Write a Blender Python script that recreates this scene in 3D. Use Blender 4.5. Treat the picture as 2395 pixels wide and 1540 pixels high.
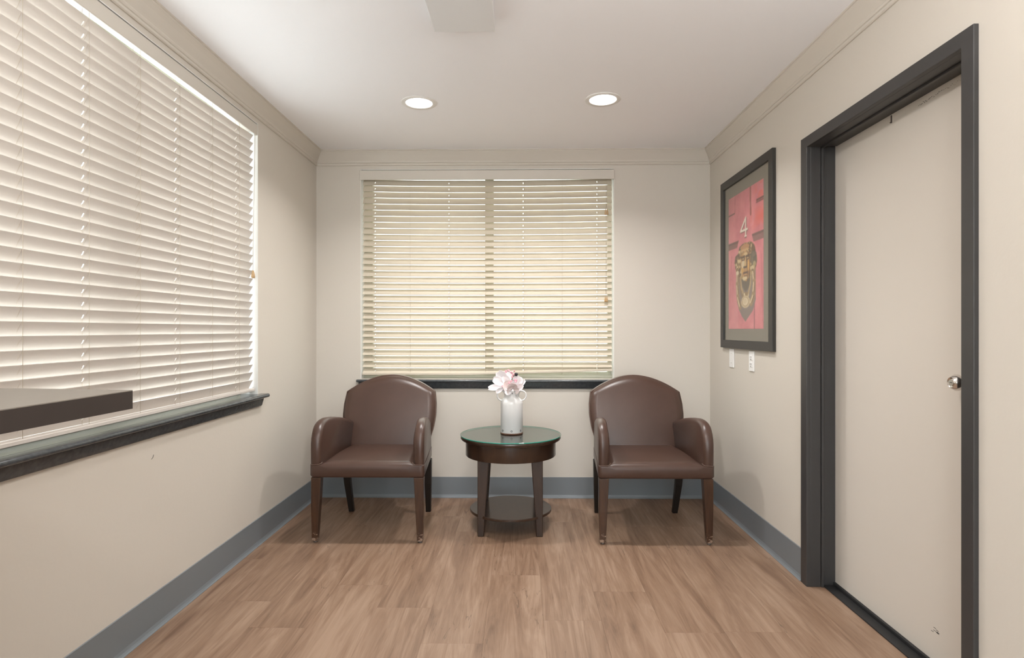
import bpy, bmesh, math, random
import numpy as np
from mathutils import Vector, Matrix
random.seed(7)
for o in list(bpy.data.objects): bpy.data.objects.remove(o)
SC = bpy.context.scene
COL = SC.collection
R = math.radians

# ------------------------------------------------------------------ camera
XL, XR, YB, YF, HC = -1.441, 1.328, 4.118, -1.6, 2.438     # room shell
cam = bpy.data.cameras.new('camera')
camo = bpy.data.objects.new('camera', cam); COL.objects.link(camo)
cam.sensor_width = 36.0; cam.lens = 1370 / 2395 * 36.0
cam.shift_y = 2 / 2395
cam.clip_start = 0.05
camo.location = (0, 0, 1.18)
camo.rotation_euler = (R(90), 0, math.atan(19.5 / 1370))
SC.camera = camo

# ------------------------------------------------------------------ world and light
SC.view_settings.view_transform = 'Standard'
SC.view_settings.look = 'None'
SC.view_settings.exposure = 0.0
SC.view_settings.gamma = 1.0
SC.view_settings.use_curve_mapping = False
SKY = 9.0
LAMP = 13.0
DOME = 72.0  # emission of the added, unseen fill domes
UP = 18.0  # power of the added, unseen fill uplights
w = bpy.data.worlds.new('world'); SC.world = w; w.use_nodes = True
nt = w.node_tree
bg = nt.nodes['Background']; bg.inputs['Strength'].default_value = SKY
bg.inputs['Color'].default_value = (0.90, 0.95, 1.0, 1)

def area_lamp(x, y, power, r=0.068, col=(1.0, 0.975, 0.95)):
    l = bpy.data.lights.new('lamp_light', 'AREA'); l.shape = 'DISK'; l.size = 2 * r
    l.energy = power; l.color = col; l.spread = R(135)
    o = bpy.data.objects.new('lamp_light', l); COL.objects.link(o)
    o.location = (x, y, HC - 0.012)
    return o

# ------------------------------------------------------------------ materials
def node(nt, t, **kw):
    n = nt.nodes.new(t)
    for k, v in kw.items():
        if k in n.inputs: n.inputs[k].default_value = v
        else: setattr(n, k, v)
    return n
def mat(name, col, rough=0.5, metal=0.0, bump=None, var=None, coat=0.0, spec=None, emit=None):
    m = bpy.data.materials.new(name); m.use_nodes = True
    nt = m.node_tree; b = nt.nodes['Principled BSDF']
    b.inputs['Base Color'].default_value = (*col, 1)
    b.inputs['Roughness'].default_value = rough
    b.inputs['Metallic'].default_value = metal
    if coat: b.inputs['Coat Weight'].default_value = coat
    if spec is not None: b.inputs['Specular IOR Level'].default_value = spec
    if emit:
        b.inputs['Emission Color'].default_value = (*emit[0], 1)
        b.inputs['Emission Strength'].default_value = emit[1]
    tc = node(nt, 'ShaderNodeTexCoord')
    if bump:                                  # (scale, strength, distance, detail)
        nz = node(nt, 'ShaderNodeTexNoise', Scale=bump[0], Detail=bump[3] if len(bump) > 3 else 4.0)
        bp = node(nt, 'ShaderNodeBump', Strength=bump[1], Distance=bump[2])
        nt.links.new(tc.outputs['Object'], nz.inputs['Vector'])
        nt.links.new(nz.outputs['Fac'], bp.inputs['Height'])
        nt.links.new(bp.outputs['Normal'], b.inputs['Normal'])
    if var:                                   # (scale, amount, colour2)
        nz = node(nt, 'ShaderNodeTexNoise', Scale=var[0], Detail=5.0)
        mp = node(nt, 'ShaderNodeMapRange'); mp.inputs['From Min'].default_value = 0.35; mp.inputs['From Max'].default_value = 0.7
        mp.inputs['To Max'].default_value = var[1]
        mx = node(nt, 'ShaderNodeMix', data_type='RGBA')
        mx.inputs[6].default_value = (*col, 1); mx.inputs[7].default_value = (*var[2], 1)
        nt.links.new(tc.outputs['Object'], nz.inputs['Vector'])
        nt.links.new(nz.outputs['Fac'], mp.inputs['Value'])
        nt.links.new(mp.outputs['Result'], mx.inputs[0])
        nt.links.new(mx.outputs[2], b.inputs['Base Color'])
    return m

M = {}
M['wall'] = mat('wall_paint', (0.60, 0.560, 0.500), 0.55, bump=(55.0, 0.10, 0.004, 3.0), spec=0.3)
M['ceiling'] = mat('ceiling_paint', (0.91, 0.915, 0.94), 0.8, bump=(90.0, 0.08, 0.003, 3.0), spec=0.2)
M['trimcream'] = mat('cream_trim_paint', (0.60, 0.560, 0.500), 0.45, bump=(25.0, 0.05, 0.003), spec=0.35)
M['white'] = mat('white_paint', (0.82, 0.82, 0.80), 0.45)
M['base'] = mat('grey_vinyl_base', (0.170, 0.188, 0.205), 0.40, bump=(14.0, 0.05, 0.004))
M['sill'] = mat('charcoal_gloss_paint', (0.045, 0.052, 0.058), 0.17, bump=(40.0, 0.03, 0.001), var=(60.0, 0.15, (0.2, 0.2, 0.2)))
M['frame'] = mat('charcoal_frame_paint', (0.040, 0.038, 0.038), 0.42, bump=(60.0, 0.06, 0.001))
M['door'] = mat('cream_door_paint', (0.64, 0.595, 0.535), 0.40, bump=(70.0, 0.03, 0.001), spec=0.4)
M['slat'] = mat('cream_slat_vinyl', (0.60, 0.535, 0.435), 0.42)
M['slat_left'] = mat('ivory_slat_vinyl', (0.60, 0.555, 0.51), 0.42)
M['valance'] = mat('cream_valance', (0.60, 0.560, 0.500), 0.42)
M['cord'] = mat('cord', (0.55, 0.48, 0.38), 0.8)
M['tassel'] = mat('tassel_wood', (0.50, 0.33, 0.17), 0.5)
M['wframe'] = mat('window_vinyl', (0.62, 0.62, 0.52), 0.45)
M['black'] = mat('black_rubber', (0.012, 0.012, 0.013), 0.6)
M['counter_top'] = mat('taupe_laminate', (0.20, 0.18, 0.155), 0.5, var=(30.0, 0.3, (0.18, 0.16, 0.135)))
M['counter_edge'] = mat('dark_brown_edge', (0.030, 0.022, 0.019), 0.5)
M['counter_body'] = mat('counter_panel', (0.20, 0.15, 0.11), 0.5)
M['leather'] = mat('brown_leather', (0.062, 0.033, 0.024), 0.34, bump=(260.0, 0.12, 0.0006, 6.0), var=(9.0, 0.5, (0.078, 0.043, 0.032)))
M['leather_worn'] = mat('brown_leather_worn', (0.094, 0.050, 0.036), 0.33, bump=(60.0, 0.25, 0.002, 6.0), var=(22.0, 0.6, (0.13, 0.08, 0.06)))
M['seam'] = mat('seam_piping', (0.20, 0.13, 0.10), 0.45)
M['glide'] = mat('nail_glide', (0.12, 0.10, 0.09), 0.4, 0.6)
M['chrome'] = mat('satin_nickel', (0.72, 0.69, 0.66), 0.18, 1.0)
M['plate'] = mat('white_plastic', (0.80, 0.80, 0.79), 0.35)
M['slot'] = mat('dark_slot', (0.05, 0.05, 0.05), 0.6)
M['pframe'] = mat('black_picture_frame', (0.026, 0.024, 0.021), 0.40)
M['matboard'] = mat('taupe_mat_board', (0.235, 0.200, 0.165), 0.7)
M['enamel'] = mat('white_enamel', (0.74, 0.74, 0.74), 0.30, coat=0.15)
M['rust'] = mat('rust', (0.10, 0.045, 0.025), 0.8)
M['petal'] = mat('white_petal', (0.86, 0.84, 0.86), 0.6, var=(18.0, 0.4, (0.86, 0.72, 0.73)))
M['petalblush'] = mat('blush_petal', (0.84, 0.76, 0.75), 0.6, var=(25.0, 0.6, (0.82, 0.62, 0.60)))
M['petalpink'] = mat('pink_petal', (0.78, 0.36, 0.44), 0.6, var=(60.0, 0.7, (0.85, 0.6, 0.62)))
M['stem'] = mat('stem', (0.10, 0.11, 0.06), 0.7)
M['centre'] = mat('dark_flower_bud', (0.03, 0.028, 0.035), 0.6)
M['panelw'] = mat('white_cover', (0.74, 0.75, 0.76), 0.5)
M['lens'] = mat('lamp_lens', (0.9, 0.9, 0.9), 0.4, emit=((1.0, 0.96, 0.92), 6.0))
M['dome'] = mat('fill_dome', (0.9, 0.9, 0.9), 0.3, emit=((1.0, 0.955, 0.91), DOME))
M['ring'] = mat('lamp_trim', (0.78, 0.77, 0.75), 0.4)
M['ground'] = mat('outdoor_paving', (0.58, 0.58, 0.57), 0.9, var=(1.5, 0.5, (0.50, 0.50, 0.49)))
M['rail'] = mat('painted_rail', (0.45, 0.42, 0.36), 0.6)
# mat('foliage', (0.36, 0.34, 0.23), 0.8, var=(1.0, 0.8, (0.46, 0.43, 0.31)))
# mat('bark', (0.30, 0.25, 0.19), 0.9)

def glass(name, tint, gloss=0.08):
    m = bpy.data.materials.new(name); m.use_nodes = True; nt = m.node_tree
    nt.nodes.remove(nt.nodes['Principled BSDF']); out = nt.nodes['Material Output']
    t = node(nt, 'ShaderNodeBsdfTransparent', Color=(*tint, 1))
    g = node(nt, 'ShaderNodeBsdfGlossy', Roughness=0.02)
    lw = node(nt, 'ShaderNodeLayerWeight'); lw.inputs['Blend'].default_value = 0.5
    pw = node(nt, 'ShaderNodeMath', operation='POWER'); nt.links.new(lw.outputs['Facing'], pw.inputs[0]); pw.inputs[1].default_value = 4.5
    f = node(nt, 'ShaderNodeMapRange'); nt.links.new(pw.outputs[0], f.inputs['Value']); f.inputs['To Min'].default_value = gloss * 0.5; f.inputs['To Max'].default_value = 0.9
    mx = node(nt, 'ShaderNodeMixShader')
    nt.links.new(f.outputs[0], mx.inputs[0]); nt.links.new(t.outputs[0], mx.inputs[1]); nt.links.new(g.outputs[0], mx.inputs[2])
    nt.links.new(mx.outputs[0], out.inputs[0])
    return m
M['pane'] = glass('window_glass', (0.96, 0.97, 0.96))
M['pane_dim'] = glass('light_dimming_glass', (0.60, 0.60, 0.56))  # darker glass added to dim the daylight reaching the back blind
M['tglass'] = glass('table_glass', (0.86, 0.93, 0.90))
M['gedge'] = mat('green_glass_edge', (0.03, 0.26, 0.20), 0.1, coat=0.5)

def wood(name, c1, c2, scale, stretch, rough, coat=0.0, axis=2):
    m = bpy.data.materials.new(name); m.use_nodes = True; nt = m.node_tree; b = nt.nodes['Principled BSDF']
    tc = node(nt, 'ShaderNodeTexCoord'); mp = node(nt, 'ShaderNodeMapping')
    s = [stretch * 1.0] * 3; s[axis] = 1.0
    mp.inputs['Scale'].default_value = s
    nz = node(nt, 'ShaderNodeTexNoise', Scale=scale, Detail=6.0, Roughness=0.6, Distortion=0.6)
    cr = node(nt, 'ShaderNodeValToRGB'); cr.color_ramp.elements[0].color = (*c1, 1); cr.color_ramp.elements[1].color = (*c2, 1)
    cr.color_ramp.elements[0].position = 0.3; cr.color_ramp.elements[1].position = 0.75
    nt.links.new(tc.outputs['Object'], mp.inputs[0]); nt.links.new(mp.outputs[0], nz.inputs['Vector'])
    nt.links.new(nz.outputs['Fac'], cr.inputs[0]); nt.links.new(cr.outputs[0], b.inputs['Base Color'])
    b.inputs['Roughness'].default_value = rough; b.inputs['Coat Weight'].default_value = coat
    return m
M['walnut'] = wood('dark_walnut', (0.028, 0.011, 0.005), (0.070, 0.030, 0.013), 6.0, 8.0, 0.35, 0.2)
M['espresso'] = wood('espresso_wood', (0.026, 0.013, 0.008), (0.050, 0.026, 0.015), 6.0, 5.0, 0.28, 0.3)
M['espresso_leg'] = wood('espresso_leg', (0.022, 0.010, 0.005), (0.044, 0.021, 0.011), 6.0, 5.0, 0.5)

M['shaded_leg'] = wood('shaded_rear_leg_wood', (0.006, 0.004, 0.003), (0.014, 0.009, 0.007), 6.0, 8.0, 0.5)  # rear chair legs: shade under the seat put into the wood colour
def floor_mat():
    m = bpy.data.materials.new('plank_vinyl'); m.use_nodes = True; nt = m.node_tree; b = nt.nodes['Principled BSDF']
    L = nt.links.new
    geo = node(nt, 'ShaderNodeNewGeometry'); oi = node(nt, 'ShaderNodeObjectInfo')
    off = node(nt, 'ShaderNodeVectorMath', operation='SCALE'); 
    comb = node(nt, 'ShaderNodeCombineXYZ'); L(oi.outputs['Random'], comb.inputs[0]); L(oi.outputs['Random'], comb.inputs[1]); L(oi.outputs['Random'], comb.inputs[2])
    L(comb.outputs[0], off.inputs[0]); off.inputs['Scale'].default_value = 37.0
    add = node(nt, 'ShaderNodeVectorMath', operation='ADD'); L(geo.outputs['Position'], add.inputs[0]); L(off.outputs[0], add.inputs[1])
    def nz(scale, sx, sy, detail=5.0, dist=0.0, rough=0.55):
        mp = node(nt, 'ShaderNodeMapping'); mp.inputs['Scale'].default_value = (sx, sy, 1); L(add.outputs[0], mp.inputs[0])
        n = node(nt, 'ShaderNodeTexNoise', Scale=scale, Detail=detail, Roughness=rough, Distortion=dist); L(mp.outputs[0], n.inputs['Vector']); return n
    broad = nz(1.0, 6.0, 0.9, 3.0, 1.4)
    cath = nz(1.0, 17.0, 1.3, 9.0, 2.6, 0.60)
    fine = nz(1.0, 240.0, 6.0, 5.0, 0.4, 0.75)
    cr = node(nt, 'ShaderNodeValToRGB'); e = cr.color_ramp.elements
    e[0].position = 0.36; e[0].color = (0.145, 0.083, 0.052, 1)
    e[1].position = 0.62; e[1].color = (0.320, 0.216, 0.152, 1)
    x = e.new(0.49); x.color = (0.235, 0.146, 0.095, 1)
    # mix factors
    def mth(op, a, bb):
        n = node(nt, 'ShaderNodeMath', operation=op)
        for i, v in enumerate((a, bb)):
            if isinstance(v, float): n.inputs[i].default_value = v
            else: L(v, n.inputs[i])
        return n.outputs[0]
    f = mth('ADD', mth('MULTIPLY', broad.outputs['Fac'], 0.36), mth('MULTIPLY', cath.outputs['Fac'], 0.46))
    f = mth('ADD', f, mth('MULTIPLY', fine.outputs['Fac'], 0.18))
    f = mth('ADD', f, mth('MULTIPLY', mth('SUBTRACT', oi.outputs['Random'], 0.5), 0.055))
    L(f, cr.inputs[0])
    # thin dark cracks
    ck = nz(1.0, 16.0, 1.1, 3.0, 1.0, 0.5)
    d = mth('ABSOLUTE', mth('SUBTRACT', ck.outputs['Fac'], 0.5), 0.0)
    line = node(nt, 'ShaderNodeMapRange'); L(d, line.inputs['Value']); line.inputs['From Max'].default_value = 0.006
    line.inputs['To Min'].default_value = 1.0; line.inputs['To Max'].default_value = 0.0
    gate = nz(1.0, 3.0, 2.2, 1.0); gr = node(nt, 'ShaderNodeMapRange'); L(gate.outputs['Fac'], gr.inputs['Value'])
    gr.inputs['From Min'].default_value = 0.56; gr.inputs['From Max'].default_value = 0.62
    fac = mth('MULTIPLY', mth('MULTIPLY', line.outputs['Result'], gr.outputs['Result']), 0.65)
    mx = node(nt, 'ShaderNodeMix', data_type='RGBA'); L(fac, mx.inputs[0]); L(cr.outputs[0], mx.inputs[6]); mx.inputs[7].default_value = (0.07, 0.04, 0.025, 1)
    L(mx.outputs[2], b.inputs['Base Color'])
    b.inputs['Roughness'].default_value = 0.42; b.inputs['Specular IOR Level'].default_value = 0.42
    bp = node(nt, 'ShaderNodeBump', Strength=0.15, Distance=0.0008); L(fine.outputs['Fac'], bp.inputs['Height']); L(bp.outputs[0], b.inputs['Normal'])
    return m
M['plank'] = floor_mat()

# ------------------------------------------------------------------ helpers
def link(name, me, m, parent=None, smooth=False):
    if m is not None:
        for x in (m if isinstance(m, (list, tuple)) else [m]): me.materials.append(x)
    if smooth:
        for p in me.polygons: p.use_smooth = True
    o = bpy.data.objects.new(name, me); COL.objects.link(o)
    if parent: o.parent = parent
    return o
def from_bm(name, bm, m, parent=None, smooth=False, bevel=0, seg=2, auto=None):
    bmesh.ops.recalc_face_normals(bm, faces=bm.faces)
    me = bpy.data.meshes.new(name); bm.to_mesh(me); bm.free()
    o = link(name, me, m, parent, smooth)
    if bevel:
        b = o.modifiers.new('bevel', 'BEVEL'); b.width = bevel; b.segments = seg; b.limit_method = 'ANGLE'; b.angle_limit = R(35)
    if auto:
        for p in me.polygons: p.use_smooth = True
        me.set_sharp_from_angle(angle=R(auto))
    return o
def box(bm, x0, x1, y0, y1, z0, z1, mi=0):
    v = [bm.verts.new((x, y, z)) for z in (z0, z1) for y in (y0, y1) for x in (x0, x1)]
    for f in ((0, 2, 3, 1), (4, 5, 7, 6), (0, 1, 5, 4), (2, 6, 7, 3), (0, 4, 6, 2), (1, 3, 7, 5)):
        bm.faces.new([v[i] for i in f]).material_index = mi
    return v
def boxo(name, dims, m, parent=None, bevel=0.0, seg=2):
    bm = bmesh.new(); box(bm, *dims); return from_bm(name, bm, m, parent, bevel=bevel, seg=seg)
def tube(bm, pts, r, n=6, closed=False, mi=0):
    pts = [Vector(p) for p in pts]; rings = []; N = len(pts); prev = None
    for i, p in enumerate(pts):
        a = pts[(i - 1) % N] if (closed or i > 0) else p; b = pts[(i + 1) % N] if (closed or i < N - 1) else p
        t = (b - a).normalized()
        if prev is None:
            u = t.orthogonal().normalized()
        else:
            u = (prev - t * prev.dot(t)).normalized()
        prev = u; v = t.cross(u)
        rr = r[i] if isinstance(r, (list, tuple)) else r
        rings.append([bm.verts.new(p + (u * math.cos(2 * math.pi * k / n) + v * math.sin(2 * math.pi * k / n)) * rr) for k in range(n)])
    for i in range(N if closed else N - 1):
        A, B = rings[i], rings[(i + 1) % N]
        if closed and i == N - 1:                       # match twist
            j0 = min(range(n), key=lambda j: (B[j].co - A[0].co).length); B = B[j0:] + B[:j0]
            if (B[1].co - A[1].co).length > (B[-1].co - A[1].co).length: B = [B[0]] + B[:0:-1]
        for k in range(n):
            f = bm.faces.new((A[k], A[(k + 1) % n], B[(k + 1) % n], B[k])); f.material_index = mi; f.smooth = True
    if not closed:
        bm.faces.new(rings[0][::-1]).material_index = mi; bm.faces.new(rings[-1]).material_index = mi
def lathe(bm, prof, cx=0, cy=0, n=48, mi=0):
    rings = []
    for r, z in prof:
        if r < 1e-6: rings.append([bm.verts.new((cx, cy, z))])
        else: rings.append([bm.verts.new((cx + r * math.cos(2 * math.pi * k / n), cy + r * math.sin(2 * math.pi * k / n), z)) for k in range(n)])
    for A, B in zip(rings[:-1], rings[1:]):
        for k in range(n):
            k2 = (k + 1) % n
            if len(A) == 1 and len(B) == 1: continue
            if len(A) == 1: f = (A[0], B[k2], B[k])
            elif len(B) == 1: f = (A[k], A[k2], B[0])
            else: f = (A[k], A[k2], B[k2], B[k])
            bm.faces.new(f).material_index = mi
def extrude_profile(bm, prof, p0, p1, out, up=Vector((0, 0, 1)), closed=True):
    """prof: (distance out from wall, height) points swept from p0 to p1"""
    A = [bm.verts.new(Vector(p0) + out * a + up * b) for a, b in prof]
    B = [bm.verts.new(Vector(p1) + out * a + up * b) for a, b in prof]
    n = len(prof)
    for i in range(n if closed else n - 1):
        bm.faces.new((A[i], A[(i + 1) % n], B[(i + 1) % n], B[i]))
    bm.faces.new(A[::-1]); bm.faces.new(B)
def empty(name, loc, label, cat, rz=0, group=None):
    o = bpy.data.objects.new(name, None); COL.objects.link(o); o.location = loc; o.rotation_euler = (0, 0, rz)
    o.empty_display_size = 0.05
    o['label'] = label; o['category'] = cat
    if group: o['group'] = group
    return o
def tag(o, label, cat, group=None):
    o['label'] = label; o['category'] = cat
    if group: o['group'] = group
    return o
def struct(o): o['kind'] = 'structure'; return o
def dup(root, loc, label, rz=None):
    def cp(o, par):
        c = o.copy(); COL.objects.link(c)
        if par: c.parent = par
        for ch in list(o.children): cp(ch, c)
        return c
    r = cp(root, None); r.location = loc; r['label'] = label
    if rz is not None: r.rotation_euler = (0, 0, rz)
    return r

# ------------------------------------------------------------------ room shell
T = 0.15
# window openings
LW = (1.12, 3.196, 0.826, 2.312)       # left: y0,y1,z0,z1
BW = (-1.126, 0.657, 0.835, 2.312)     # back: x0,x1,z0,z1
DO = (1.748, 2.728, 0.0, 2.036)        # door rough opening y0,y1,z
bm = bmesh.new()
box(bm, XL - T, XL, YF - T, LW[0], 0, HC); box(bm, XL - T, XL, LW[1], YB + T, 0, HC)
box(bm, XL - T, XL, LW[0], LW[1], 0, LW[2]); box(bm, XL - T, XL, LW[0], LW[1], LW[3], HC)
wl = struct(from_bm('wall_left', bm, M['wall']))
bm = bmesh.new(); tube(bm, [(XL + .0005, 2.268, .674), (XL + .001, 2.276, .680), (XL + .0005, 2.281, .689)], .0009, 5)
o = from_bm('nick', bm, M['slot'], wl)
bm = bmesh.new()
box(bm, XL, BW[0], YB, YB + T, 0, HC); box(bm, BW[1], XR, YB, YB + T, 0, HC)
box(bm, BW[0], BW[1], YB, YB + T, 0, BW[2]); box(bm, BW[0], BW[1], YB, YB + T, BW[3], HC)
struct(from_bm('wall_back', bm, M['wall']))
bm = bmesh.new()
box(bm, XR, XR + T + .02, YF - T, DO[0], 0, HC); box(bm, XR, XR + T + .02, DO[1], YB + T, 0, HC)
box(bm, XR, XR + T + .02, DO[0], DO[1], DO[3], HC)
wr = struct(from_bm('wall_right', bm, M['wall']))
FW = (-1.05, 0.95, 0.30, 2.30)         # window opening added behind the camera to let in fill daylight
bm = bmesh.new()
box(bm, XL, FW[0], YF - T, YF, 0, HC); box(bm, FW[1], XR, YF - T, YF, 0, HC)
box(bm, FW[0], FW[1], YF - T, YF, 0, FW[2]); box(bm, FW[0], FW[1], YF - T, YF, FW[3], HC)
struct(from_bm('wall_front', bm, M['wall']))
struct(boxo('ceiling', (XL - T, XR + T + .02, YF - T, YB + T, HC, HC + 0.1), M['ceiling']))

# floor: subfloor slab with planks laid on it as parts
fl = struct(boxo('floor', (XL - T, XR + T + .02, YF - T, YB + T, -0.12, -0.006), M['black']))
PW, PL = 0.2345, 1.22
joints = {0: 2.817, 2: 2.643, 3: 2.29, 6: 3.041, -6: 2.995, -3: 2.698, -4: 2.306, -1: 3.42, -2: 3.70, 1: 3.60, 4: 3.52, -5: 3.75, 5: 3.30}
g = 0.00012
for k in range(-7, 7):
    x0, x1 = 0.0945 + PW * (k - 1), 0.0945 + PW * k
    x0, x1 = max(x0, XL), min(x1, XR)
    if x1 - x0 < 0.01: continue
    j = joints.get(k, 2.5 + random.random())
    ys = [j + PL * i for i in range(-5, 3)]
    ys = [YF] + [y for y in ys if YF + .02 < y < YB - .02] + [YB]
    for y0, y1 in zip(ys[:-1], ys[1:]):
        o = boxo('plank', (x0 + g, x1 - g, y0 + g, y1 - g, -0.006, 0.0), M['plank'], fl)
        b = o.modifiers.new('bevel', 'BEVEL'); b.width = 0.0004; b.segments = 1
# strip of plank floor running into the doorway
boxo('plank', (XR + g, XR + 0.125, DO[0] - .01, DO[1] + .01, -0.006, -0.0005), M['plank'], fl)

# crown moulding
cp = [(0, 0), (0.006, 0), (0.010, 0.004), (0.010, 0.013), (0.006, 0.017), (0.010, 0.020), (0.013, 0.027), (0.013, 0.032),
      (0.018, 0.040), (0.026, 0.052), (0.036, 0.068), (0.046, 0.082), (0.050, 0.087), (0.050, 0.092), (0.055, 0.094), (0.055, 0.101), (0, 0.101)]
zc = HC - 0.101
def trim(name, prof, p0, p1, out, m, mitre=True):
    bm = bmesh.new()
    d = (Vector(p1) - Vector(p0)).normalized(); out = Vector(out)
    A = [bm.verts.new(Vector(p0) + out * a + Vector((0, 0, b)) + (d * a if mitre else Vector())) for a, b in prof]
    B = [bm.verts.new(Vector(p1) + out * a + Vector((0, 0, b)) - (d * a if mitre else Vector())) for a, b in prof]
    n = len(prof)
    for i in range(n): bm.faces.new((A[i], A[(i + 1) % n], B[(i + 1) % n], B[i]))
    bm.faces.new(A[::-1]); bm.faces.new(B)
    return struct(from_bm(name, bm, m))
trim('trim_1', cp, (XL, YF, zc), (XL, YB, zc), (1, 0, 0), M['trimcream'])
trim('trim_2', cp, (XL, YB, zc), (XR, YB, zc), (0, -1, 0), M['trimcream'])
trim('trim_3', cp, (XR, YF, zc), (XR, YB, zc), (-1, 0, 0), M['trimcream'])
# vinyl cove base
bp_ = [(0, 0), (0.017, 0), (0.017, 0.002), (0.011, 0.005), (0.007, 0.011), (0.004, 0.022), (0.0035, 0.143), (0, 0.145)]
trim('baseboard_left', bp_, (XL, YF, 0), (XL, YB, 0), (1, 0, 0), M['base'])
trim('baseboard_back', bp_, (XL, YB, 0), (XR, YB, 0), (0, -1, 0), M['base'])
bpr = [(a, b if b < 0.1 else b + 0.004) for a, b in bp_]
def half_mitre(name, y0, y1, m0, m1):
    bm = bmesh.new()
    A = [bm.verts.new((XR - a, y0 + a * m0, b)) for a, b in bpr]; B = [bm.verts.new((XR - a, y1 - a * m1, b)) for a, b in bpr]
    n = len(bpr)
    for i in range(n): bm.faces.new((A[i], A[(i + 1) % n], B[(i + 1) % n], B[i]))
    bm.faces.new(A[::-1]); bm.faces.new(B); return struct(from_bm(name, bm, M['base']))
half_mitre('baseboard_right', 2.768, YB, 0, 1)
half_mitre('baseboard_right', YF, 1.712, 1, 0)

# ------------------------------------------------------------------ door
dr = bpy.data.objects.new('door_1', None); COL.objects.link(dr); dr.location = (XR, 2.25, 0); struct(dr)
def local(o, root=dr):
    o.location = -root.location; return o
fx = 1.313
bm = bmesh.new()
def jamb_box(*d): box(bm, *d)
Y0, Y1, ZT = 1.716, 2.763, 2.069        # outer edges
i0, i1, zi = 1.765, 2.706, 2.020        # inner edges
U = [(Y0, 0), (Y0, ZT), (Y1, ZT), (Y1, 0), (i1, 0), (i1, zi), (i0, zi), (i0, 0)]
A = [bm.verts.new((fx, y, z)) for y, z in U]; B = [bm.verts.new((XR + .004, y, z)) for y, z in U]
bm.faces.new(A); bm.faces.new(B[::-1])
for i in range(8): bm.faces.new((A[i], A[(i + 1) % 8], B[(i + 1) % 8], B[i]))
# returns into the wall (jamb soffit), first rabbet then stop
d0 = 1.378; st = 0.016
box(bm, XR + .003, d0, i0 - .018, i0, 0, zi + .02); box(bm, XR + .003, d0, i1, i1 + .0225, 0, zi + .02); box(bm, XR + .003, d0, i0 - .001, i1 + .001, zi, zi + .0195)
local(from_bm('door_frame', bm, M['frame'], dr, bevel=0.002))
bm = bmesh.new()
box(bm, d0, 1.452, i0 - .02, i0 - 0.008, 0, zi + .005); box(bm, d0, 1.452, i1 + 0.012, i1 + .0225, 0, zi + .012); box(bm, d0, 1.452, i0, i1, zi + .002, zi + .019)
box(bm, d0 + .001, d0 + .012, i0 - .012, i0 + .004, 0, zi); box(bm, d0 + .001, d0 + .012, i1 - .006, i1 + .014, 0, zi); box(bm, d0 + .001, d0 + .012, i0, i1, zi - .008, zi + .004)
local(from_bm('door_stop', bm, M['frame'], dr, bevel=0.0012))
slab = local(boxo('door_slab', (1.450, 1.494, 1.7485, 2.7275, 0.012, 2.034), M['door'], dr, bevel=0.002))
bm = bmesh.new(); box(bm, 1.392, 1.449, i0 - .005, i1 + .008, 0, 0.006); box(bm, 1.437, 1.4495, i0 - .005, i1 + .008, 0.006, 0.020)
local(from_bm('threshold', bm, M['black'], dr, bevel=0.002))
# scuffs on the slab: thin streaks of dark rubber left on the paint
bm = bmesh.new(); rs = random.Random(3)
for i in range(44):
    t = i / 33; y = 2.150 - 0.20 * t; z = 1.998 + 0.004 * t + rs.uniform(-.004, .004)
    box(bm, 1.4494, 1.4501, y, y + rs.uniform(.001, .007) * (1.2 - t), z, z + rs.uniform(.0006, .0022))
for i in range(7):
    y = 2.06 + rs.uniform(-.03, .03); z = 0.13 + rs.uniform(-.012, .012); box(bm, 1.4494, 1.4501, y, y + .012, z, z + .0015)
sc = local(from_bm('scuff_mark', bm, M['slot'], dr)); sc['label'] = 'dark rubbed scuffs along the top of the door'
bm = bmesh.new(); box(bm, 1.4475, 1.450, 2.306, 2.311, 1.990, 2.018); box(bm, 1.444, 1.450, 2.306, 2.311, 1.988, 1.992)
local(from_bm('door_hook', bm, M['glide'], dr))
# knob with key cylinder
bm = bmesh.new()
lathe(bm, [(0.0, 0.0), (0.034, 0.0), (0.034, 0.004), (0.030, 0.009), (0.014, 0.012), (0.012, 0.026), (0.020, 0.032), (0.0265, 0.041), (0.0265, 0.047), (0.021, 0.058),
           (0.0165, 0.063), (0.0155, 0.0625), (0.0125, 0.060), (0.0105, 0.060), (0.0105, 0.0625), (0.0, 0.0625)], n=40)
kn = from_bm('door_knob', bm, M['chrome'], dr, auto=40); kn.rotation_euler = (0, R(-90), 0)
kn.location = Vector((1.450, 1.908, 1.010)) - dr.location
bm = bmesh.new(); box(bm, -0.001, 0.001, -0.0045, 0.0045, 0.0620, 0.0632)
ks = from_bm('key_slot', bm, M['slot'], kn)

# ------------------------------------------------------------------ windows
def make_window(name, root_loc, frame_boxes, panes, side):
    r = bpy.data.objects.new(name, None); COL.objects.link(r); r.location = root_loc; struct(r)
    bm = bmesh.new()
    for b in frame_boxes: box(bm, *b)
    local(from_bm('window_frame', bm, M['wframe'], r, bevel=0.003), r)
    for p in panes: local(boxo('glass_pane', p, M['pane_dim' if side == 1 else 'pane'], r), r)
    return r
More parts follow.
